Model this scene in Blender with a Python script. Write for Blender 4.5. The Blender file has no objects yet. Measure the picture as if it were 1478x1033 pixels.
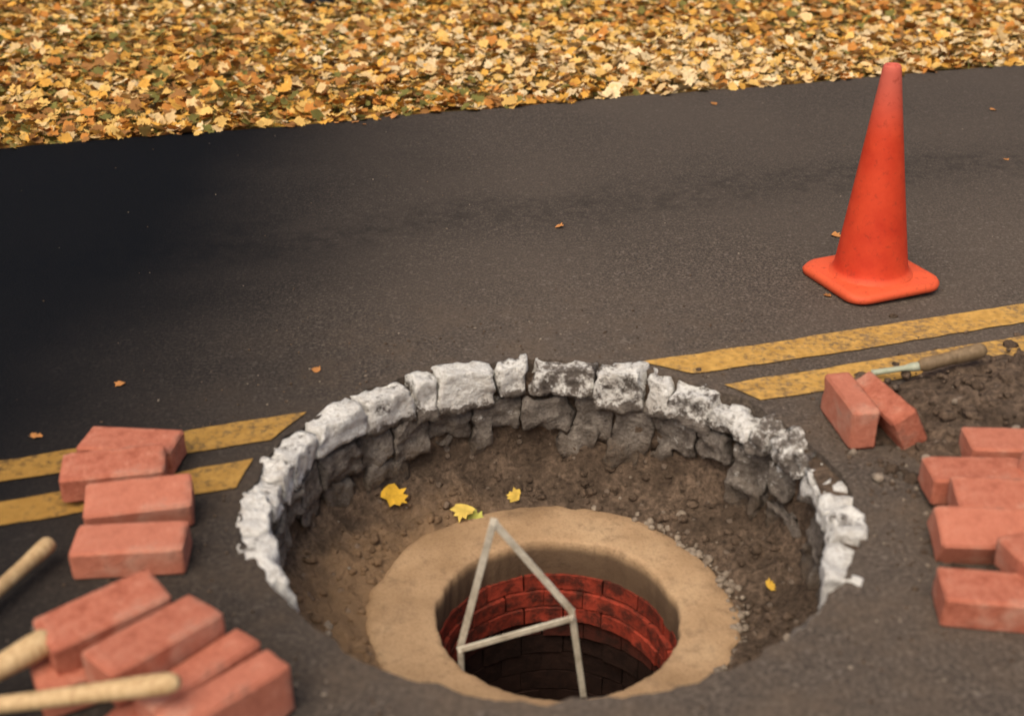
import bpy, bmesh, math, random
import numpy as np
from mathutils import Vector, Matrix, noise
from mathutils.bvhtree import BVHTree
random.seed(11); rng=np.random.default_rng(7)
scene=bpy.context.scene
R=math.radians

# ------------------------------------------------------------ material helpers
class NT:
    def __init__(s,name):
        s.m=bpy.data.materials.new(name); s.m.use_nodes=True
        s.t=s.m.node_tree; s.n=s.t.nodes; s.l=s.t.links
        s.b=s.n['Principled BSDF']
        s.geo=s.n.new('ShaderNodeNewGeometry').outputs['Position']
        s.tc=s.n.new('ShaderNodeTexCoord').outputs['Object']
    def link(s,a,b): s.l.new(a,b)
    def noise(s,scale,detail=4,rough=.55,vec=None,dist=0):
        k=s.n.new('ShaderNodeTexNoise'); k.inputs['Scale'].default_value=scale
        k.inputs['Detail'].default_value=detail; k.inputs['Roughness'].default_value=rough
        k.inputs['Distortion'].default_value=dist
        s.link(vec if vec is not None else s.geo,k.inputs['Vector']); return k.outputs['Fac']
    def vor(s,scale,out='Distance',vec=None,feature='F1'):
        k=s.n.new('ShaderNodeTexVoronoi'); k.feature=feature; k.inputs['Scale'].default_value=scale
        s.link(vec if vec is not None else s.geo,k.inputs['Vector']); return k.outputs[out]
    def ramp(s,fac,stops,interp='LINEAR'):
        k=s.n.new('ShaderNodeValToRGB'); e=k.color_ramp.elements; k.color_ramp.interpolation=interp
        while len(e)<len(stops): e.new(.5)
        for i,(p,c) in enumerate(stops):
            e[i].position=p
            if not hasattr(c,'__len__'): c=(c,c,c)
            e[i].color=(*c[:3],1)
        s.link(fac,k.inputs['Fac']); return k.outputs['Color']
    def mix(s,fac,a,b,mode='MIX'):
        k=s.n.new('ShaderNodeMix'); k.data_type='RGBA'; k.blend_type=mode
        for idx,v in ((0,fac),(6,a),(7,b)):
            if hasattr(v,'is_linked') or hasattr(v,'links'): s.link(v,k.inputs[idx])
            elif idx==0: k.inputs[0].default_value=v
            else:
                if not hasattr(v,'__len__'): v=(v,v,v)
                k.inputs[idx].default_value=(*v[:3],1)
        return k.outputs[2]
    def math(s,op,a,b=0,c=None):
        k=s.n.new('ShaderNodeMath'); k.operation=op
        for i,v in enumerate((a,b) if c is None else (a,b,c)):
            if hasattr(v,'links'): s.link(v,k.inputs[i])
            else: k.inputs[i].default_value=v
        return k.outputs[0]
    def sep(s,v):
        k=s.n.new('ShaderNodeSeparateXYZ'); s.link(v,k.inputs[0]); return k.outputs
    def mapr(s,v,a,b,c=0,d=1):
        k=s.n.new('ShaderNodeMapRange'); k.interpolation_type='SMOOTHSTEP'
        s.link(v,k.inputs[0])
        for i,x in enumerate((a,b,c,d)): k.inputs[i+1].default_value=x
        return k.outputs[0]
    def dist2(s,x,y):
        p=s.sep(s.geo); dx=s.math('SUBTRACT',p[0],x); dy=s.math('SUBTRACT',p[1],y)
        return s.math('SQRT',s.math('ADD',s.math('MULTIPLY',dx,dx),s.math('MULTIPLY',dy,dy)))
    def bump(s,h,strength=.5,dist=.005):
        k=s.n.new('ShaderNodeBump'); k.inputs['Strength'].default_value=strength
        k.inputs['Distance'].default_value=dist; s.link(h,k.inputs['Height'])
        s.link(k.outputs[0],s.b.inputs['Normal'])
    def out(s,col,rough=.8,spec=.3):
        if hasattr(col,'links'): s.link(col,s.b.inputs['Base Color'])
        else: s.b.inputs['Base Color'].default_value=(*col,1)
        if hasattr(rough,'links'): s.link(rough,s.b.inputs['Roughness'])
        else: s.b.inputs['Roughness'].default_value=rough
        s.b.inputs['Specular IOR Level'].default_value=spec
        return s.m
    def attr(s,name):
        k=s.n.new('ShaderNodeAttribute'); k.attribute_name=name; return k.outputs['Color']
    def rnd(s):
        k=s.n.new('ShaderNodeObjectInfo'); return k.outputs['Random']

def asphalt_color(s):
    fine=s.noise(110,3,.8); mid=s.noise(30,5,.7); big=s.noise(1.1,3,.55)
    c=s.ramp(fine,[(.32,(.022,.018,.015)),(.5,(.092,.073,.058)),(.68,(.24,.195,.15))])
    c=s.mix(s.mapr(mid,.38,.62,0,.5),c,(.046,.036,.029))
    c=s.mix(s.mapr(big,.35,.65,0,.45),c,(.125,.098,.076))
    st=s.vor(95,'Color'); sx=s.sep(st)
    c=s.mix(s.mapr(sx[0],.975,.99,0,.35),c,(.24,.20,.165))
    p=s.sep(s.geo)
    nd=s.math('ADD',s.math('MULTIPLY',p[0],-.3057),s.math('MULTIPLY',p[1],.952))
    nd2=s.math('ADD',nd,s.math('MULTIPLY',s.noise(2.2,3),.35))
    lane=s.mapr(nd2,3.0,3.9); c=s.mix(s.math('MULTIPLY',lane,.38),c,(.036,.030,.025))
    band=s.math('MULTIPLY',s.mapr(nd2,3.66,3.86),s.mapr(nd2,4.15,3.92))
    band=s.math('MULTIPLY',band,s.mapr(s.noise(14,5,.75),.40,.66))
    c=s.mix(s.math('MULTIPLY',band,.5),c,(.018,.015,.012))
    rr=s.dist2(.08,2.17)
    dd=s.math('MULTIPLY',s.mapr(rr,1.3,.62),s.mapr(s.noise(6,4,.65),.40,.66))
    c=s.mix(s.math('MULTIPLY',dd,.6),c,s.ramp(s.noise(60,3,.7),[(.35,(.07,.052,.036)),(.7,(.19,.14,.10))]))
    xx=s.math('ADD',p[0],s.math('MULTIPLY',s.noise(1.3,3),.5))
    left_shade=s.mapr(xx,.38,-1.05,0,1)  # bluish shade painted into the asphalt colour, deepening towards the left
    c=s.mix(s.math('MULTIPLY',left_shade,.95),c,(.0025,.004,.0065))
    return c,fine,left_shade
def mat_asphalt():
    s=NT('asphalt'); c,fine,left_shade=asphalt_color(s)
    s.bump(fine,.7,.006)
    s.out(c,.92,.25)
    s.link(s.math('SUBTRACT',.22,s.math('MULTIPLY',left_shade,.16)),s.b.inputs['Specular IOR Level'])
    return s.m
def mat_line():
    s=NT('worn_yellow_paint'); c,fine,left_shade=asphalt_color(s)
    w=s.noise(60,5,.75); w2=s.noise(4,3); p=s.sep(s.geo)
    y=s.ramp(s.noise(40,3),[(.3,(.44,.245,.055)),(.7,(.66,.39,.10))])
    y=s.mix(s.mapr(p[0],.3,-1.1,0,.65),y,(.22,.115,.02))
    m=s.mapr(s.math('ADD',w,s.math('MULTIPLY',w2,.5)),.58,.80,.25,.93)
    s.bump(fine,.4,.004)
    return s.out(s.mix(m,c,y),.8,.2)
def mat_soil(name='soil',tint=(.150,.106,.074)):
    s=NT(name); f=s.noise(60,5,.7); m=s.noise(9,4,.6)
    d=tuple(t*.28 for t in tint); l=tuple(min(1,t*1.9) for t in tint)
    c=s.ramp(f,[(.3,d),(.52,tint),(.75,l)])
    c=s.mix(s.mapr(m,.4,.65,0,.6),c,tuple(t*.35 for t in tint))
    rr=s.math('ADD',s.dist2(.02,2.15),s.math('MULTIPLY',s.noise(9,4,.65),.22)); p=s.sep(s.geo)
    sp=s.math('MULTIPLY',s.mapr(rr,.68,.52),s.mapr(p[0],.05,-.2)); sp=s.math('MULTIPLY',sp,s.mapr(p[2],-.15,-.22))
    c=s.mix(s.math('MULTIPLY',sp,.75),c,(.33,.21,.115))
    v=s.sep(s.vor(48,'Color')); vd=s.vor(48)
    pe=s.math('MULTIPLY',s.mapr(v[0],.9,.93),s.mapr(vd,.42,.3))
    c=s.mix(s.math('MULTIPLY',pe,.5),c,(.28,.22,.17))
    s.bump(s.math('ADD',f,s.math('MULTIPLY',pe,.4)),.9,.02)
    return s.out(c,.95,.15)
def mat_stone():
    s=NT('painted_stone'); pa=s.sep(s.attr('paint'))[0]
    n=s.noise(20,6,.8); n2=s.noise(90,3,.7); z=s.sep(s.geo)[2]
    g=s.ramp(n,[(.3,(.06,.05,.043)),(.5,(.20,.172,.145)),(.72,(.42,.38,.325))])
    g=s.mix(s.mapr(n2,.5,.7,0,.5),g,(.05,.04,.034))
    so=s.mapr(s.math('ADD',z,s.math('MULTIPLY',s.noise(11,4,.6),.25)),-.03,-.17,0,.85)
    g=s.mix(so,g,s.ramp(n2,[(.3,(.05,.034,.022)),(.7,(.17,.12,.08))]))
    w=s.ramp(n2,[(.3,(.60,.57,.51)),(.6,(.87,.86,.81))])
    w=s.mix(s.mapr(s.noise(13,4,.7),.5,.7,0,.4),w,(.42,.37,.31))
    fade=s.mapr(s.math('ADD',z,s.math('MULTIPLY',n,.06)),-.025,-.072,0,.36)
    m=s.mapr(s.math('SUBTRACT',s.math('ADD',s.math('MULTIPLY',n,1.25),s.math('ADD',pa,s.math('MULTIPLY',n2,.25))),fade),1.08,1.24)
    s.bump(s.math('ADD',n,s.math('MULTIPLY',n2,.4)),1.0,.02)
    return s.out(s.mix(m,g,w),.9,.2)
def mat_concrete():
    s=NT('sandy_concrete'); n=s.noise(5,5,.6); f=s.noise(150,3,.7); z=s.sep(s.geo)[2]; m=s.noise(18,5,.75)
    c=s.ramp(n,[(.3,(.30,.19,.10)),(.55,(.45,.30,.17)),(.75,(.54,.38,.225))])
    c=s.mix(s.mapr(f,.45,.72,0,.45),c,(.21,.13,.075))
    c=s.mix(s.mapr(m,.50,.68,0,.5),c,(.19,.125,.075))
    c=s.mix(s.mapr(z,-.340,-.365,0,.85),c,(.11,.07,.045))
    s.bump(s.math('ADD',s.math('MULTIPLY',f,.7),m),.5,.006)
    return s.out(c,.9,.2)
def mat_brick():
    s=NT('red_brick'); f=s.noise(30,5,.75,s.tc); g=s.noise(170,3,.7,s.tc); r=s.rnd()
    c=s.ramp(f,[(.3,(.33,.095,.055)),(.5,(.47,.155,.095)),(.75,(.60,.27,.18))])
    c=s.mix(s.mapr(g,.48,.72,0,.55),c,(.24,.06,.035))
    c=s.mix(s.math('MULTIPLY',r,.5),c,(.57,.215,.138))
    dark=s.mapr(s.noise(16,4,.7,s.tc),.56,.72,0,.6)
    c=s.mix(dark,c,(.22,.075,.05))
    dust=s.mapr(s.noise(9,3,.6,s.tc),.50,.72,0,.45)
    c=s.mix(dust,c,(.60,.38,.28))
    s.bump(s.math('ADD',f,g),.6,.006)
    return s.out(c,.9,.2)
def mat_shaft():
    s=NT('shaft_brick'); f=s.noise(22,5,.75); pa=s.attr('paint')
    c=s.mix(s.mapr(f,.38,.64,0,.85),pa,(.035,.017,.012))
    s.bump(f,.6,.012); return s.out(c,.85,.2)
def mat_cone():
    s=NT('cone_plastic'); z=s.sep(s.tc)[2]; n=s.noise(7,5,.65,s.tc); f=s.noise(45,5,.75,s.tc)
    c=s.ramp(n,[(.3,(.52,.036,.013)),(.7,(.70,.075,.026))])
    c=s.mix(s.mapr(z,.42,.64,0,.7),c,(.56,.15,.11))
    c=s.mix(s.mapr(z,.05,.028,0,.8),c,(.74,.120,.045))
    c=s.mix(s.mapr(f,.54,.70,0,.55),c,(.27,.032,.016))
    s.bump(n,.2,.012); return s.out(c,.6,.25)
def mat_wood(name,a,b):
    s=NT(name); mp=s.n.new('ShaderNodeMapping'); mp.inputs['Scale'].default_value=(1,1,.08)
    s.link(s.tc,mp.inputs[0]); n=s.noise(90,4,.6,mp.outputs[0]); m=s.noise(14,3,.6,s.tc)
    c=s.ramp(n,[(.3,a),(.7,b)]); c=s.mix(s.mapr(m,.5,.75,0,.5),c,tuple(x*.45 for x in a))
    s.bump(n,.3,.002); return s.out(c,.6,.3)
def mat_simple(name,a,b,scale=40,rough=.6,spec=.3,metal=0):
    s=NT(name); n=s.noise(scale,4,.7); s.b.inputs['Metallic'].default_value=metal
    s.bump(n,.3,.004); return s.out(s.ramp(n,[(.3,a),(.7,b)]),rough,spec)
def mat_leaf():
    s=NT('autumn_leaf'); c=s.attr('leafcol'); n=s.noise(45,3,.6); m=s.noise(140,3,.7)
    c=s.mix(s.mapr(n,.5,.75,0,.35),c,(.24,.11,.025))
    c=s.mix(s.mapr(m,.52,.7,0,.35),c,(.33,.19,.04))
    return s.out(c,.7,.15)
def mat_lawn():
    s=NT('lawn_soil'); n=s.noise(25,4,.7); v=s.sep(s.vor(14,'Color'))
    c=s.ramp(n,[(.35,(.10,.065,.018)),(.6,(.20,.14,.035))])
    l=s.ramp(v[0],[(0,(.30,.13,.03)),(.3,(.55,.30,.05)),(.6,(.60,.42,.16)),(.85,(.14,.13,.03))],'CONSTANT')
    c=s.mix(s.mapr(v[1],.35,.4,0,.85),c,l); s.bump(n,.8,.03)
    return s.out(c,.9,.2)

M=dict(asphalt=mat_asphalt(),line=mat_line(),soil=mat_soil(),stone=mat_stone(),conc=mat_concrete(),
 brick=mat_brick(),shaft=mat_shaft(),cone=mat_cone(),leaf=mat_leaf(),lawn=mat_lawn(),
 wood=mat_wood('handle_wood',(.44,.28,.13),(.66,.48,.26)),
 white=mat_simple('weathered_strip',(.36,.31,.23),(.70,.65,.53),30),
 steel=mat_simple('rusty_steel',(.04,.032,.028),(.12,.09,.07),60,.5,.5,.6),
 tool=mat_simple('pale_green_metal',(.30,.34,.24),(.45,.47,.36),60,.5),
 rock=mat_simple('dark_rock',(.012,.013,.018),(.04,.04,.05),20,.8),
 dark=mat_simple('shaded_mud',(.003,.002,.002),(.012,.008,.006),30,.7))  # near-black mud colour carries the shade at the shaft bottom

def obj(name,bm,mats,smooth=False,loc=None,rot=None,parent=None):
    me=bpy.data.meshes.new(name); bm.to_mesh(me); bm.free()
    for m in (mats if isinstance(mats,(list,tuple)) else [mats]): me.materials.append(m)
    if smooth:
        me.polygons.foreach_set('use_smooth',[True]*len(me.polygons))
    o=bpy.data.objects.new(name,me); scene.collection.objects.link(o)
    if loc is not None: o.location=loc
    if rot is not None: o.rotation_euler=rot
    if parent: o.parent=parent
    return o

# ------------------------------------------------------------ layout constants
HC=Vector((.08,2.17)); 
TH=R(17.8); D=Vector((math.cos(TH),math.sin(TH))); N=Vector((-math.sin(TH),math.cos(TH)))
def road_pt(s,n): p=D*s+N*n; return p
def rim_r(a):
    k=math.sin(a); t=min(1,max(0,(k+.55)/.5)); t=t*t*(3-2*t)
    base=.616+(.648-.616)*t
    return base+.014*noise.noise(Vector((math.cos(a)*4,math.sin(a)*4,3)))+.012*noise.noise(Vector((math.cos(a)*14,math.sin(a)*14,1)))+.004*noise.noise(Vector((math.cos(a)*40,math.sin(a)*40,1)))

def sheet_with_hole(name,outer,hole_r,z,mat,skirt=0,nseg=360):
    bm=bmesh.new()
    ov=[bm.verts.new((p[0],p[1],z)) for p in outer]
    oe=[bm.edges.new((ov[i],ov[(i+1)%len(ov)])) for i in range(len(ov))]
    iv=[]
    for i in range(nseg):
        a=2*math.pi*i/nseg; r=hole_r(a)
        iv.append(bm.verts.new((HC.x+r*math.cos(a),HC.y+r*math.sin(a),z)))
    ie=[bm.edges.new((iv[i],iv[(i+1)%nseg])) for i in range(nseg)]
    bmesh.ops.triangle_fill(bm,use_beauty=True,use_dissolve=False,edges=oe+ie,normal=(0,0,1))
    for f in bm.faces:
        if f.normal.z<0: f.normal_flip()
    if skirt:
        lv=[bm.verts.new((v.co.x,v.co.y,z-skirt-.012*noise.noise(v.co*9))) for i,v in enumerate(iv)]
        for i in range(nseg):
            j=(i+1)%nseg; bm.faces.new((iv[j],iv[i],lv[i],lv[j]))
    return obj(name,bm,mat)
G=400
sheet_with_hole('ground',[(-G,-G),(G,-G),(G,G),(-G,G)],lambda a:.74,-.02,M['lawn'],0,64)
TF=R(17.04); DF=Vector((math.cos(TF),math.sin(TF)))
pF=Vector((-2.024,4.644))
outer=[]
ss=[-200,-60,-20]+[ -6+i*.12 for i in range(140)]+[20,60,200]
for s in ss:
    p=pF+DF*s; w=.03*noise.noise(Vector((s*1.3,0,0)))+.02*noise.noise(Vector((s*6,5,0)))
    outer.append(p+Vector((-DF.y,DF.x))*w)
near=[road_pt(s,-.2) for s in (200,60,20,6,0,-6,-20,-60,-200)]
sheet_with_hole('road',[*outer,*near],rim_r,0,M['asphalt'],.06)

def line(name,off):
    bm=bmesh.new(); hn=HC.dot(N); hs=HC.dot(D); w=.052; K=6
    for side in (-1,1):
        cols=[]
        for k in range(K+1):
            n=off-w+2*w*k/K; d=n-hn
            r=.676; h=math.sqrt(max(0,r*r-d*d)); s0=hs+side*h
            far=hs+side*150
            row=[s0]+[hs+side*(h+q*.04) for q in range(1,75)]+[hs+side*(h+q) for q in (4,6,15)]+[far]
            cols.append([bm.verts.new((*road_pt(sv,n+(.007*noise.noise(Vector((sv*13,k*3,off)))+.005*noise.noise(Vector((sv*4,k*3,off))) if k in(0,K) else 0)),.004)) for sv in row])
        for k in range(K):
            for i in range(len(cols[0])-1):
                q=[cols[k][i],cols[k][i+1],cols[k+1][i+1],cols[k+1][i]]
                if side<0: q.reverse()
                bm.faces.new(q)
    return obj(name,bm,M['line'])
line('road_marking',2.508); line('road_marking',2.332)

# ------------------------------------------------------------ stone collar of the pit
def add_block(bm,lay,a0,a1,r0,r1,z0,z1,paint,seed,jit=.008):
    t=bmesh.new(); bmesh.ops.create_cube(t,size=2); bmesh.ops.subdivide_edges(t,edges=t.edges[:],cuts=8,use_grid_fill=True)
    vm={}
    am=(a0+a1)/2; rot=random.uniform(-.12,.12); tl=random.uniform(-.14,.14); tp=random.uniform(-.22,.10)
    for v in t.verts:
        p=v.co.copy()
        q=Vector([c*(1-.06*(sum(x*x for j,x in enumerate(p) if j!=i)/2)**5) for i,c in enumerate(p)])
        wz=1+tp*q.z*.5
        a=am+q.x*wz*(a1-a0)/2+tl*q.z*(a1-a0)/2*.5; r=(r0+r1)/2+q.y*(r1-r0)/2; z=(z0+z1)/2+q.z*(z1-z0)/2*(1+rot*q.x)
        r+=rot*q.x*.06
        w=Vector((HC.x+r*math.cos(a),HC.y+r*math.sin(a),z))
        w+=Vector((noise.noise(w*12+Vector((seed,0,0))),noise.noise(w*12+Vector((0,seed,0))),noise.noise(w*12+Vector((0,0,seed)))))*jit
        w+=Vector((noise.noise(w*38),noise.noise(w*38+Vector((9,0,0))),noise.noise(w*38+Vector((0,9,0)))))*jit*.8
        nv=bm.verts.new(w); nv[lay]=(paint,paint,paint,1); vm[v.index]=nv
    for f in t.faces: 
        nf=bm.faces.new([vm[v.index] for v in f.verts]); nf.smooth=True
    t.free()
bm=bmesh.new(); lay=bm.verts.layers.float_color.new('paint')
nb=29; ang=R(3)
i=0
while ang<R(363)-.03:
    w=2*math.pi/nb*random.choice((.55,.75,.95,1.0,1.15,1.3))
    if ang+w>R(363)-.08: w=R(363)-ang
    mid=ang+w/2; k=math.sin(mid)
    deg=math.degrees(mid)%360
    if k>-.42:
        paint=random.uniform(.47,.66)
        if deg<60: paint=random.uniform(.36,.54)
        if 82<deg<97: paint=.40
        rr0=.587+random.uniform(-.010,.014); zt=.001+random.uniform(-.009,.006)
        if deg<45: zt-=random.uniform(0,.022)
    else:
        paint=.05; rr0=.60; zt=-.035
    zb=-.080+random.uniform(-.026,.014)
    r1=.654 if k>-.42 else .67
    g=random.uniform(.004,.014)
    add_block(bm,lay,ang+g,ang+w-g,rr0,r1,zb,zt,paint,i*3.1,.013 if deg>45 else .020)
    ang+=w; i+=1
ang=R(10)
while ang<R(370)-.03:
    w=random.uniform(.11,.24)
    if ang+w>R(370)-.1: w=R(370)-ang
    if random.random()>.10:
        d=random.uniform(.03,.09)
        add_block(bm,lay,ang+.010,ang+w-.010,.596+random.uniform(-.012,.018),.67,-.11-d-random.uniform(.01,.07),-.088,random.uniform(.20,.46) if random.random()>.2 else .60,i*2.7,.017)
    ang+=w; i+=1
ang=R(0)
while ang<R(360)-.03:
    w=random.uniform(.12,.28)
    if ang+w>R(360)-.1: w=R(360)-ang
    if random.random()>.3:
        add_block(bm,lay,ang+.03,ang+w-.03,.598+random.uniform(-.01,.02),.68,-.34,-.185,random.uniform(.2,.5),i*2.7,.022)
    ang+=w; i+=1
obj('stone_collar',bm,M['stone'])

# ------------------------------------------------------------ soil inside pit
RC=Vector((.089,2.219)); RO=.427; IC=Vector((.104,2.198)); RI=.277
bm=bmesh.new(); NA=260
rows=[]
for a_i in range(NA):
    a=2*math.pi*a_i/NA; ca,sa=math.cos(a),math.sin(a); col=[]
    for z in (-.03,-.06,-.09,-.12,-.15,-.18,-.21):
        q=Vector((ca*.6,sa*.6,z))
        r=.632+.022*noise.noise(q*7)+.012*noise.noise(q*30)-.10*max(0,-z-.14)
        col.append(Vector((HC.x+r*ca,HC.y+r*sa,z)))
    po=Vector((HC.x+.618*ca,HC.y+.618*sa)); pi=Vector((RC.x+(RO-.03)*ca,RC.y+(RO-.03)*sa))
    K=26
    for k in range(K+1):
        t=k/K; p=po.lerp(pi,t)
        z=-.245-.105*(t**.75)
        q=Vector((p.x,p.y,0))
        e=1-.75*max(0,(t-.75)/.25)
        z+=(.026*noise.noise(q*7)+.018*noise.noise(q*19)+.012*noise.noise(q*48))*e
        z+=.08*max(0,1-t*4)*(noise.noise(q*6+Vector((3,3,3)))+.05)
        col.append(Vector((p.x,p.y,z)))
    rows.append([bm.verts.new(c) for c in col])
for i in range(NA):
    j=(i+1)%NA
    for k in range(len(rows[0])-1):
        f=bm.faces.new((rows[i][k],rows[i][k+1],rows[j][k+1],rows[j][k])); f.smooth=True
soil_bvh=BVHTree.FromBMesh(bm)
def soil_z(x,y,d=-.27):
    h=soil_bvh.ray_cast(Vector((x,y,.5)),Vector((0,0,-1)))
    return h[0].z if h[0] else d
def clod(bm,loc,s,mi=0,sub=2):
    t=bmesh.new(); bmesh.ops.create_icosphere(t,subdivisions=sub,radius=1)
    sc=Vector((s*random.uniform(.7,1.3),s*random.uniform(.7,1.3),s*random.uniform(.5,.9))); sd=random.uniform(0,90)
    vm={}
    for v in t.verts:
        p=v.co*(1+.45*noise.noise(v.co*1.5+Vector((sd,0,0)))); vm[v.index]=bm.verts.new((loc[0]+p.x*sc.x,loc[1]+p.y*sc.y,loc[2]+p.z*sc.z))
    for f in t.faces:
        nf=bm.faces.new([vm[v.index] for v in f.verts]); nf.smooth=(s<.02); nf.material_index=mi
    t.free()
for _ in range(600):
    a=random.uniform(0,2*math.pi); t=random.random()**.8
    po=Vector((HC.x+.60*math.cos(a),HC.y+.60*math.sin(a))); pi=Vector((RC.x+RO*math.cos(a),RC.y+RO*math.sin(a)))
    p=po.lerp(pi,t); s=random.choice((.003,.004,.006,.006,.009,.014))
    clod(bm,(p.x,p.y,soil_z(p.x,p.y)+s*.15),s,1 if random.random()<.07 else 0,1 if s<.009 else 2)
for _ in range(260):
    a=R(random.uniform(-35,60)); r=RO+random.uniform(-.02,.022)
    clod(bm,(RC.x+r*math.cos(a),RC.y+r*math.sin(a),-.338+random.uniform(-.01,.010)),random.choice((.003,.005,.007,.012)),1,1)
M['pebble']=mat_simple('pebble',(.12,.09,.065),(.36,.30,.23),50,.85)
obj('pit_soil',bm,[M['soil'],M['pebble']])

# ------------------------------------------------------------ concrete ring
bm=bmesh.new(); rows=[]
NA=240
for i in range(NA):
    a=2*math.pi*i/NA; ca,sa=math.cos(a),math.sin(a)
    wob=.014*noise.noise(Vector((ca*2.5,sa*2.5,7)))+.014*noise.noise(Vector((ca*9,sa*9,7)))
    po=Vector((RC.x+(RO+wob)*ca,RC.y+(RO+wob)*sa)); 
    w2=.006*noise.noise(Vector((ca*4,sa*4,2)))+.004*noise.noise(Vector((ca*14,sa*14,2)))
    pi=Vector((IC.x+(RI+w2)*ca,IC.y+(RI+w2)*sa))
    col=[]
    for t,z in ((-.04,-.40),(0,-.352),(.05,-.338),(.12,-.332),(.3,-.329),(.45,-.328),(.6,-.328),(.75,-.328),(.90,-.329),(.965,-.330),(.99,-.335),(1,-.345),(1.0,-.385),(.99,-.41),(.97,-.44)):
        p=po.lerp(pi,t); q=Vector((p.x,p.y,z))
        zz=z+(.005*noise.noise(q*6)+.002*noise.noise(q*30))
        col.append(bm.verts.new((p.x+.003*noise.noise(q*25),p.y+.003*noise.noise(q*25+Vector((5,5,5))),zz)))
    rows.append(col)
for i in range(NA):
    j=(i+1)%NA
    for k in range(len(rows[0])-1):
        f=bm.faces.new((rows[i][k],rows[i][k+1],rows[j][k+1],rows[j][k])); f.smooth=True
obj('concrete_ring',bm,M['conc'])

# ------------------------------------------------------------ brick shaft
bm=bmesh.new(); lay=bm.verts.layers.float_color.new('paint')
def arc_brick(a0,a1,r0,r1,z0,z1,col):
    K=3; vs=[]
    for k in range(K+1):
        a=a0+(a1-a0)*k/K
        for r,z in ((r0,z0),(r0,z1),(r1,z1),(r1,z0)):
            rr=r+random.uniform(-.002,.002)
            v=bm.verts.new((IC.x+rr*math.cos(a),IC.y+rr*math.sin(a),z+random.uniform(-.0015,.0015))); v[lay]=(*col,1); vs.append(v)
    for k in range(K):
        for q in range(4):
            p=(q+1)%4; bm.faces.new((vs[k*4+q],vs[k*4+p],vs[k*4+4+p],vs[k*4+4+q]))
    bm.faces.new(vs[0:4][::-1]); bm.faces.new(vs[-4:])
z=-.432; c=0
offs=[.0,-.008,-.012]+[.012,.02]+[.026]*20
hs=[.042,.042,.042]+[.058]*20
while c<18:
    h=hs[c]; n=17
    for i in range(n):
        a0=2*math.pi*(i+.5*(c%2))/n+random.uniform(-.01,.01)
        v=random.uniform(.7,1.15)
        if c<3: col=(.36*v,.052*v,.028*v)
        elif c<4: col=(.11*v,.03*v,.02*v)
        else: col=(.022*v,.011*v,.008*v)  # lower courses: depth shade put into the brick colour
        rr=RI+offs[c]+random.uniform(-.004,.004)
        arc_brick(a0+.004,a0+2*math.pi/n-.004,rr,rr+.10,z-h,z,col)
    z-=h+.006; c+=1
K=96
r0=[]; 
for zz in (-.41,-.6,z-.05):
    ring=[]
    for i in range(K):
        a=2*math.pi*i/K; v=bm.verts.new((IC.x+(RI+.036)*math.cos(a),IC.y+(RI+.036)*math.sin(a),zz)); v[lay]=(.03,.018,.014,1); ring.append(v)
    r0.append(ring)
for q in range(2):
    for i in range(K):
        j=(i+1)%K; bm.faces.new((r0[q][i],r0[q+1][i],r0[q+1][j],r0[q][j]))
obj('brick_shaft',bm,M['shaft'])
bm=bmesh.new()
bmesh.ops.create_grid(bm,x_segments=50,y_segments=50,size=.33)
for v in bm.verts:
    v.co.z=.03*noise.noise(v.co*8)+.015*noise.noise(v.co*25)
for _ in range(40):
    a=random.uniform(0,6.28); r=random.uniform(0,.24); clod(bm,(r*math.cos(a),r*math.sin(a),.01),random.uniform(.01,.04))
obj('shaft_mud',bm,M['dark'],loc=(IC.x,IC.y,z+.12))
floor_z=z+.12

# ------------------------------------------------------------ folding strip frame
def strip(bm,p,q,w=.017,t=.006,ext=.004):
    p=Vector(p);q=Vector(q); d=(q-p).normalized(); p=p-d*ext;q=q+d*ext
    side=d.cross(Vector((0,1,0))).normalized(); up=Vector((0,1,0)); up=(up-d*up.dot(d)).normalized()
    vs=[]
    for e in (p,q):
        for a,b in ((-1,-1),(1,-1),(1,1),(-1,1)): vs.append(bm.verts.new(e+side*a*w/2+up*b*t/2))
    for q_ in range(4):
        r=(q_+1)%4; bm.faces.new((vs[q_],vs[r],vs[4+r],vs[4+q_]))
    bm.faces.new(vs[:4][::-1]); bm.faces.new(vs[4:])
A=(-.037,2.05,.025);B=(-.111,2.05,-.302);C=(-.100,2.05,floor_z);Dq=(.126,2.044,-.201);E=(.190,2.044,floor_z)
bm=bmesh.new()
strip(bm,A,B,.015); strip(bm,B,C,.013); 
strip(bm,(A[0],2.043,A[2]),Dq,.015); strip(bm,Dq,(.158,2.044,-.44),.014); strip(bm,(.158,2.044,-.44),E,.014)
strip(bm,(-.113,2.036,-.300),(.128,2.036,-.214),.014)
bmesh.ops.bevel(bm,geom=bm.edges[:],offset=.0012,segments=1,affect='EDGES')
for p in ((A[0],2.036,A[2]-.004),(B[0],2.028,B[2]+.002),(Dq[0],2.028,Dq[2]-.010)):
    t=bmesh.ops.create_cone(bm,cap_ends=True,segments=12,radius1=.005,radius2=.004,depth=.006,matrix=Matrix.Translation(p)@Matrix.Rotation(R(90),4,'X'))
obj('folding_ruler',bm,M['white'])

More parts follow.
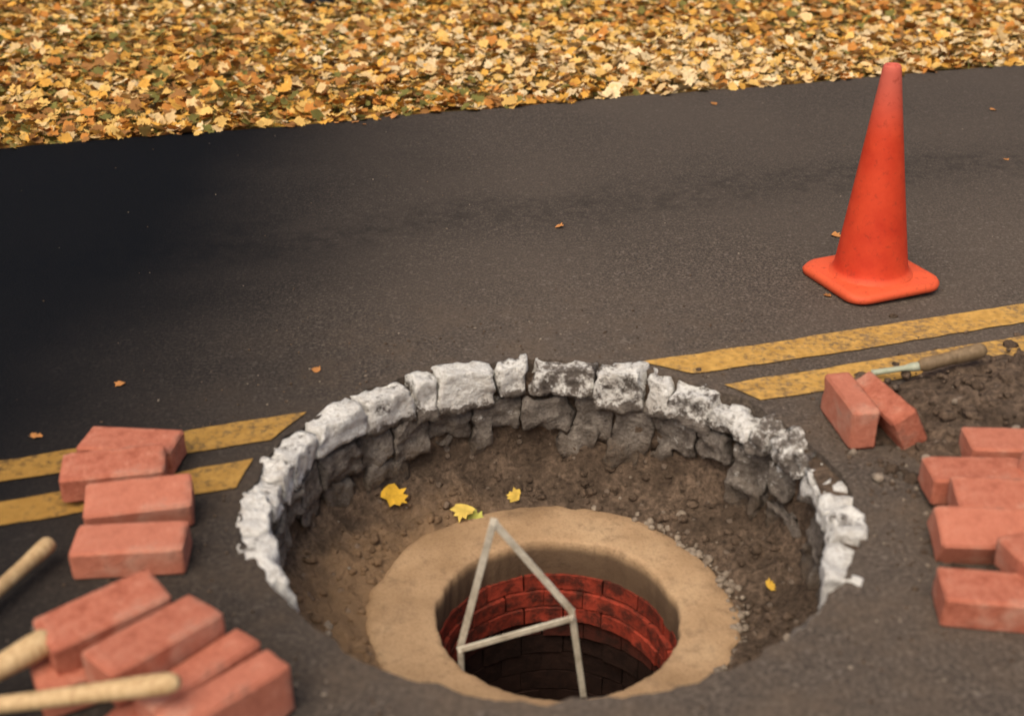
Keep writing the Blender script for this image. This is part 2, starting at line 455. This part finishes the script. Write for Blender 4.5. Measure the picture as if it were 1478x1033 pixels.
# ------------------------------------------------------------ bricks
BL,BW,BH=.213,.100,.064
def brick(x,y,zb,yaw,mode='flat',rx=0,ry=0,L=BL):
    bm=bmesh.new(); bmesh.ops.create_cube(bm,size=1)
    dims=(L*random.uniform(.975,1.015),BW*random.uniform(.97,1.02),BH*random.uniform(.96,1.04))
    for v in bm.verts: v.co=Vector((v.co.x*dims[0],v.co.y*dims[1],v.co.z*dims[2]))
    bmesh.ops.subdivide_edges(bm,edges=bm.edges[:],cuts=11,use_grid_fill=True)
    sd=random.uniform(0,99)
    sharp=[e for e in bm.edges if e.calc_face_angle(0)>1]
    bmesh.ops.bevel(bm,geom=sharp,offset=.004,segments=2,affect='EDGES')
    for v in bm.verts:
        k=Vector((sd,sd,0)); n1=noise.noise(v.co*18+k); n2=noise.noise(v.co*70+k)
        ex=[abs(v.co.x)/(dims[0]/2),abs(v.co.y)/(dims[1]/2),abs(v.co.z)/(dims[2]/2)]
        nedge=sum(1 for e in ex if e>.92)
        chip=0
        if nedge>=2: chip=.13*max(0,noise.noise(v.co*32+k*1.7)-.08)*(nedge-1)
        v.co*=1+.016*n1+.009*n2
        v.co.y*=1-chip*1.5; v.co.z*=1-chip*2; v.co.x*=1-chip*.5
    edge_h={'flat':BH,'edge':BW}[mode]
    o=obj('brick',bm,M['brick'],smooth=False)
    Mx=Matrix.Translation((x,y,zb+edge_h/2))@Matrix.Rotation(R(yaw),4,'Z')@Matrix.Rotation(R(ry),4,'Y')@Matrix.Rotation(R(rx)+(R(90) if mode=='edge' else 0),4,'X')
    o.matrix_world=Mx
    me=o.data
    me.polygons.foreach_set('use_smooth',[True]*len(me.polygons))
    md=o.modifiers.new('wn','WEIGHTED_NORMAL'); md.keep_sharp=False
    return o
# left row
brick(-.742,1.940,.001,5,rx=2); brick(-.762,2.078,.012,12,rx=12); brick(-.845,2.190,.018,11,rx=6); brick(-.842,2.303,.004,-5)
# lower left heap
brick(-.70,1.600,.001,30); brick(-.565,1.500,.001,62)
brick(-.695,1.642,.068,39,rx=3,ry=-3); brick(-.590,1.572,.068,49,rx=-4,ry=2)
brick(-.508,1.525,.001,51,'edge',rx=-3); brick(-.458,1.475,.001,45,'edge',rx=-2)
# pair on the right of the pit
brick(.785,2.458,.001,97,'edge',L=.195); brick(.872,2.458,-.002,-74,'edge',rx=28,L=.2)
# right heap
brick(1.105,2.290,.012,-3); brick(.980,2.165,.014,-1); brick(1.000,2.050,.030,-6,rx=8); brick(1.18,2.16,.05,20,ry=6)
brick(.940,1.970,.012,-3,rx=22); brick(1.03,1.868,.034,14); brick(1.16,1.98,.02,35)
brick(.893,1.780,.001,-8,rx=2); brick(1.12,1.78,.001,8)
brick(1.18,1.97,.088,-15)

# ------------------------------------------------------------ soil heap
bm=bmesh.new(); nx,ny=150,100; cx,cy=1.62,2.50; vv=[]
for j in range(ny+1):
    row=[]
    for i in range(nx+1):
        x=cx-.95+1.9*i/nx; y=cy-.55+1.1*j/ny
        e=1-math.sqrt(((x-cx)/.82)**2+((y-cy)/.40)**2)+.22*noise.noise(Vector((x*5,y*5,0)))
        e=max(-.3,e); q=Vector((x,y,0))
        z=.075*(1-math.exp(-3*max(e,0)))-.012*(e<0)-.02*max(0,-e)+(.020*noise.noise(q*14)+.014*noise.noise(q*38))*min(1,max(0,e*6))
        row.append(bm.verts.new((x,y,z)))
    vv.append(row)
for j in range(ny):
    for i in range(nx):
        f=bm.faces.new((vv[j][i],vv[j][i+1],vv[j+1][i+1],vv[j+1][i])); f.smooth=True
for _ in range(700):
    x=random.gauss(1.20,.30); y=random.gauss(2.46,.18)
    if (Vector((x,y))-HC).length<.69: continue
    if x<.8 : 
        if random.random()>.4: continue
    s=random.choice((.002,.003,.005,.007,.010,.016)); 
    e=1-math.sqrt(((x-cx)/.82)**2+((y-cy)/.40)**2); zb=.075*(1-math.exp(-3*e)) if e>0 else 0
    clod(bm,(x,y,zb+s*.25),s,1 if random.random()<.08 else 0,1 if s<.01 else 2)
for _ in range(300):
    x=random.gauss(.90,.12); y=random.gauss(2.15,.18)
    if (Vector((x,y))-HC).length<.68: continue
    s=random.choice((.002,.003,.004,.007)); clod(bm,(x,y,s*.3),s,1 if random.random()<.15 else 0,1)
clod(bm,(.885,2.06,.012),.02,0,3); clod(bm,(.80,2.24,.006),.012,1,2); clod(bm,(1.20,2.60,.065),.024,0,3)
obj('soil_heap',bm,[M['soil'],M['pebble']])
bm=bmesh.new()
for _ in range(1000):
    r=.67+abs(random.gauss(0,.25)); a=random.uniform(0,2*math.pi); x=HC.x+r*math.cos(a); y=HC.y+r*math.sin(a)
    s=random.choice((.0012,.0015,.002,.003,.004)); clod(bm,(x,y,s*.4),s,1 if random.random()<.12 else 0,1)
for _ in range(220):
    p=road_pt(random.uniform(-3,5),random.uniform(2.4,4.9)); s=random.choice((.002,.003)); clod(bm,(p.x,p.y,s*.4),s,1 if random.random()<.3 else 0,1)
obj('road_grit',bm,[M['soil'],M['pebble']])

# ------------------------------------------------------------ tools
def lathe_between(bm,p,q,prof,seg=20,mi=0,flat=1.0):
    p=Vector(p);q=Vector(q);d=(q-p);L=d.length;d.normalize()
    x=d.cross(Vector((0,0,1))).normalized(); y=x.cross(d)
    rings=[]
    for t,r in prof:
        rings.append([bm.verts.new(p+d*(t*L)+x*math.cos(6.28318*i/seg)*r*flat+y*math.sin(6.28318*i/seg)*r) for i in range(seg)])
    for a,b in zip(rings,rings[1:]):
        for i in range(seg):
            j=(i+1)%seg; f=bm.faces.new((a[i],a[j],b[j],b[i])); f.smooth=True; f.material_index=mi
    f=bm.faces.new(rings[0][::-1]); f.material_index=mi
    f=bm.faces.new(rings[-1]); f.material_index=mi
def hammer(p,q,r,head=.12,hr=.026):
    bm=bmesh.new()
    lathe_between(bm,p,q,[(0,r*.45),(.008,r*.8),(.025,r*1.02),(.08,r*1.05),(.2,r*.9),(.5,r*.82),(.8,r*.8),(.92,r*.8),(1,r*.8)])
    d=(Vector(q)-Vector(p)).normalized(); s=d.cross(Vector((0,0,1))).normalized(); c=Vector(q)-d*.02
    lathe_between(bm,c-s*head/2,c+s*head/2,[(0,hr*.85),(.05,hr),(.3,hr*.95),(.36,hr*.8),(.64,hr*.8),(.7,hr*.95),(.95,hr),(1,hr*.85)],16,1)
    return obj('hammer',bm,[M['wood'],M['steel']])
hammer((-.900,1.948,.045),(-1.02,1.62,.03),.0165)
hammer((-.765,1.588,.110),(-1.12,1.30,.03),.0225,.15,.032)
hammer((-.510,1.436,.150),(-1.25,1.40,.06),.0165,.14,.03)
bm=bmesh.new()
a=Vector((.905,2.704,.020)); b=Vector((1.012,2.683,.050)); c=Vector((1.18,2.700,.088))
lathe_between(bm,b,c,[(0,.010),(.03,.014),(.12,.018),(.35,.016),(.6,.018),(.85,.020),(.95,.018),(1,.010)],18,0)
lathe_between(bm,a,b+(b-a)*.03,[(0,.008),(.1,.0075),(.7,.007),(.85,.011),(1,.011)],12,1,1.2)
obj('chisel',bm,[mat_wood('old_handle',(.14,.095,.05),(.27,.19,.11)),M['tool']])

# ------------------------------------------------------------ traffic cone
bm=bmesh.new(); S=48
prof=[(.122,.028),(.118,.035),(.111,.040),(.107,.048),(.104,.060),(.063,.355),(.031,.59),(.027,.622),(.0245,.636),(.020,.642),(.014,.640),(.013,.61),(.05,.35),(.095,.06),(.10,.02)]
rings=[]
for r,z in prof: rings.append([bm.verts.new((r*math.cos(2*math.pi*i/S)*(1+.012*math.sin(z*9)),r*math.sin(2*math.pi*i/S),z)) for i in range(S)])
for a_,b_ in zip(rings,rings[1:]):
    for i in range(S):
        j=(i+1)%S; f=bm.faces.new((a_[i],a_[j],b_[j],b_[i])); f.smooth=True
def rsq(h,c,z):
    out=[]
    for q in range(4):
        cxx=(h-c)*(1 if q in(0,3) else -1); cyy=(h-c)*(1 if q in(0,1) else -1)
        for k in range(7):
            a=math.pi/2*q+math.pi/2*k/6; out.append(bm.verts.new((cxx+c*math.cos(a),cyy+c*math.sin(a),z+.003*math.sin(a*3+cxx*20)*(z>.01))))
    return out
lv=[rsq(.146,.05,.0),rsq(.155,.055,.004),rsq(.157,.056,.017),rsq(.151,.054,.026),rsq(.140,.05,.029)]
for a_,b_ in zip(lv,lv[1:]):
    n=len(a_)
    for i in range(n):
        j=(i+1)%n; f=bm.faces.new((a_[i],a_[j],b_[j],b_[i])); f.smooth=True
bm.faces.new(lv[0][::-1]); bm.faces.new(lv[-1])
o=obj('traffic_cone',bm,M['cone'])
o.matrix_world=Matrix.Translation((1.064,3.325,.007))@Matrix.Rotation(R(-1.9),4,'Y')@Matrix.Rotation(R(20),4,'Z')

# ------------------------------------------------------------ leaves
base=[(0,1.0),(12,.74),(28,.9),(42,.62),(62,.92),(80,.62),(108,.72),(135,.55),(180,.40)]
pts=[(a,r) for a,r in base]+[(-a,r) for a,r in base[::-1] if a not in(0,180)]
LA=np.array([R(a)+math.pi/2 for a,_ in pts]); LR=np.array([r for _,r in pts])
maple=np.c_[np.cos(LA)*LR,np.sin(LA)*LR,np.zeros(len(LA))]
def leaves(name,P,size,tilt,cols,full=False):
    n=len(P); m=len(maple); 
    yaw=rng.uniform(0,2*math.pi,n); tx=rng.normal(0,1,n)*tilt; ty=rng.normal(0,1,n)*tilt
    L=np.repeat(np.vstack([[0,0,0],maple])[None],n,0)
    lo=.85 if full else .7
    L=L*np.stack([rng.uniform(lo,1.1,n),rng.uniform(max(lo,.8),1.15,n),np.ones(n)],1)[:,None,:]
    cur=rng.uniform(-.1,.6,n)[:,None]*(.8 if full else 1)
    L[:,:,2]=cur*(L[:,:,0]**2)+rng.uniform(-.2,.4,n)[:,None]*(L[:,:,1]**2)*(.6 if full else 1)+rng.normal(0,.07 if full else .05,(n,m+1))
    L*=size[:,None,None]
    cx_,sx_=np.cos(tx)[:,None],np.sin(tx)[:,None]; y=L[:,:,1]*cx_-L[:,:,2]*sx_; z=L[:,:,1]*sx_+L[:,:,2]*cx_
    cy_,sy_=np.cos(ty)[:,None],np.sin(ty)[:,None]; x=L[:,:,0]*cy_+z*sy_; z=-L[:,:,0]*sy_+z*cy_
    cz,sz=np.cos(yaw)[:,None],np.sin(yaw)[:,None]; X=x*cz-y*sz; Y=x*sz+y*cz
    if full:
        z=z+Y*.40
    zmin=z.min(1,keepdims=True)
    V=np.stack([X+P[:,0:1],Y+P[:,1:2],z-zmin*.8+P[:,2:3]],2).reshape(-1,3)
    k=np.arange(m); tri=np.stack([np.zeros(m,int),k+1,(k+1)%m+1],1)
    F=(tri[None]+(np.arange(n)*(m+1))[:,None,None]).reshape(-1,3)
    me=bpy.data.meshes.new(name); me.vertices.add(len(V)); me.vertices.foreach_set('co',V.ravel().astype(np.float32))
    me.loops.add(F.size); me.loops.foreach_set('vertex_index',F.ravel().astype(np.int32))
    me.polygons.add(len(F)); me.polygons.foreach_set('loop_start',(np.arange(len(F))*3).astype(np.int32))
    me.update(calc_edges=True)
    at=me.color_attributes.new('leafcol','FLOAT_COLOR','POINT')
    C=np.ones((n,m+1,4),np.float32); C[:,:,:3]=cols[:,None,:]; C[:,0,:3]*=.85
    if full: C[:,:,:3]*=rng.uniform(.65,1.05,(n,m+1,1))
    at.data.foreach_set('color',C.ravel())
    me.materials.append(M['leaf']); o=bpy.data.objects.new(name,me); scene.collection.objects.link(o); return o
pal=np.array([[.78,.55,.26],[.78,.50,.15],[.72,.38,.07],[.56,.23,.05],[.34,.16,.05],[.18,.17,.045],[.84,.66,.38]])
def colours(P):
    n=len(P); big=np.array([noise.noise(Vector((x*.55,y*.9,0))) for x,y,_ in P])
    left=np.clip((-P[:,0]+.2)/2.5,0,1)
    w=np.stack([1.6-.8*left+big,1.3+.6*left,1.0+.4*left-.5*big,.75-.6*big,.65-big+.5*left,.30+.7*left-.5*big,1.4-1.2*left+1.5*big],1)
    w=np.clip(w,.03,None); w/=w.sum(1,keepdims=True); c=w.cumsum(1); r=rng.random((n,1)); idx=np.clip((r>c).sum(1),0,6)
    return pal[idx]*rng.uniform(.75,1.08,(n,1))
n=88000
s=rng.uniform(-6.5,10,n); d=rng.random(n)**1.15*7
nn=np.array([-DF.y,DF.x]); P=np.array(pF)[None]+np.outer(s,np.array(DF))+np.outer(d+.0,nn)
wig=np.array([.05*noise.noise(Vector((q*2,0,3))) for q in s])+rng.normal(0,.02,n)
P+=np.outer(wig,nn)
P=np.c_[P,rng.uniform(.0,.03,n)*np.clip(d*4,0,1)]
leaves('leaf_litter',P,rng.uniform(.016,.050,n),.34,colours(P))
n2=26000
s=rng.uniform(-6,9,n2); d=rng.random(n2)*6
Q=np.array(pF)[None]+np.outer(s,np.array(DF))+np.outer(d+.03,nn)
h=rng.uniform(.03,.065,n2); a=rng.uniform(0,6.28,n2); lx,ly=rng.normal(0,.02,n2),rng.normal(0,.02,n2)
V=np.zeros((n2,3,3)); V[:,0,:2]=Q-np.c_[np.cos(a),np.sin(a)]*.003; V[:,1,:2]=Q+np.c_[np.cos(a),np.sin(a)]*.003
V[:,:2,2]=-.02; V[:,2,:2]=Q+np.c_[lx,ly]; V[:,2,2]=h
me=bpy.data.meshes.new('grass'); me.from_pydata(V.reshape(-1,3).tolist(),[],np.arange(n2*3).reshape(-1,3).tolist())
me.materials.append(mat_simple('grass_blade',(.07,.09,.014),(.22,.20,.04),9)); o=bpy.data.objects.new('grass',me); scene.collection.objects.link(o)
sp=[(.153,3.78),(1.05,3.70),(-.98,2.68),(.92,3.22),(-1.1,2.42),(-.66,5.02),(-.56,5.05),(-.74,5.0),(-.5,5.09),(-.62,4.98),(2.1,5.2),(-.5,2.75),(.9,5.3),(1.9,4.5),(-2.0,4.3)]
P=np.array([[x,y,.002] for x,y in sp]); 
leaves('fallen_leaves',P,rng.uniform(.014,.027,len(P)),.12,np.array([[.50,.22,.07]]*len(P))*rng.uniform(.7,1.2,(len(P),1)))
L=[(-.306,2.580),(-.122,2.588),(-.098,2.572),(.010,2.562),(.595,2.256)]
P=np.array([[x,y,soil_z(x,y)+.010] for x,y in L])
leaves('maple_leaves',P,np.array([.046,.044,.036,.026,.018]),.10,np.array([[.84,.50,.05],[.84,.62,.14],[.50,.50,.11],[.76,.52,.10],[.70,.43,.06]]),True)
bm=bmesh.new(); bmesh.ops.create_icosphere(bm,subdivisions=4,radius=1)
for v in bm.verts:
    v.co*=1+.25*noise.noise(v.co*1.4)+.06*noise.noise(v.co*5); v.co=Vector((v.co.x*.12,v.co.y*.10,v.co.z*.09))
obj('rock',bm,M['rock'],smooth=True,loc=(-1.17,7.54,.06))

# ------------------------------------------------------------ camera, light
cam=bpy.data.cameras.new('camera'); co=bpy.data.objects.new('camera',cam); scene.collection.objects.link(co)
co.location=(0,0,1.44); co.rotation_euler=(R(63),0,0); cam.lens=42.63; cam.sensor_width=36; cam.clip_start=.05; cam.clip_end=2000
cam.dof.use_dof=True; cam.dof.focus_distance=3.9; cam.dof.aperture_fstop=2.1
scene.camera=co
EL,AZ=58,205
sd=bpy.data.lights.new('sun','SUN'); so=bpy.data.objects.new('sun',sd); scene.collection.objects.link(so)
sd.energy=2.0; sd.angle=R(60); sd.color=(1,.86,.66)
dirv=Vector((math.sin(R(AZ))*math.cos(R(EL)),math.cos(R(AZ))*math.cos(R(EL)),math.sin(R(EL))))
so.rotation_euler=dirv.to_track_quat('Z','Y').to_euler()
w=bpy.data.worlds.new('World'); scene.world=w; w.use_nodes=True; nt=w.node_tree
sk=nt.nodes.new('ShaderNodeTexSky'); sk.sky_type='NISHITA'; sk.sun_disc=False; sk.sun_elevation=R(EL); sk.sun_rotation=R(AZ)
sk.dust_density=6; sk.air_density=.7; sk.ozone_density=.3
bg=nt.nodes['Background']; nt.links.new(sk.outputs[0],bg.inputs[0]); bg.inputs[1].default_value=.13
scene.view_settings.view_transform='Standard'; scene.view_settings.look='None'; scene.view_settings.exposure=0
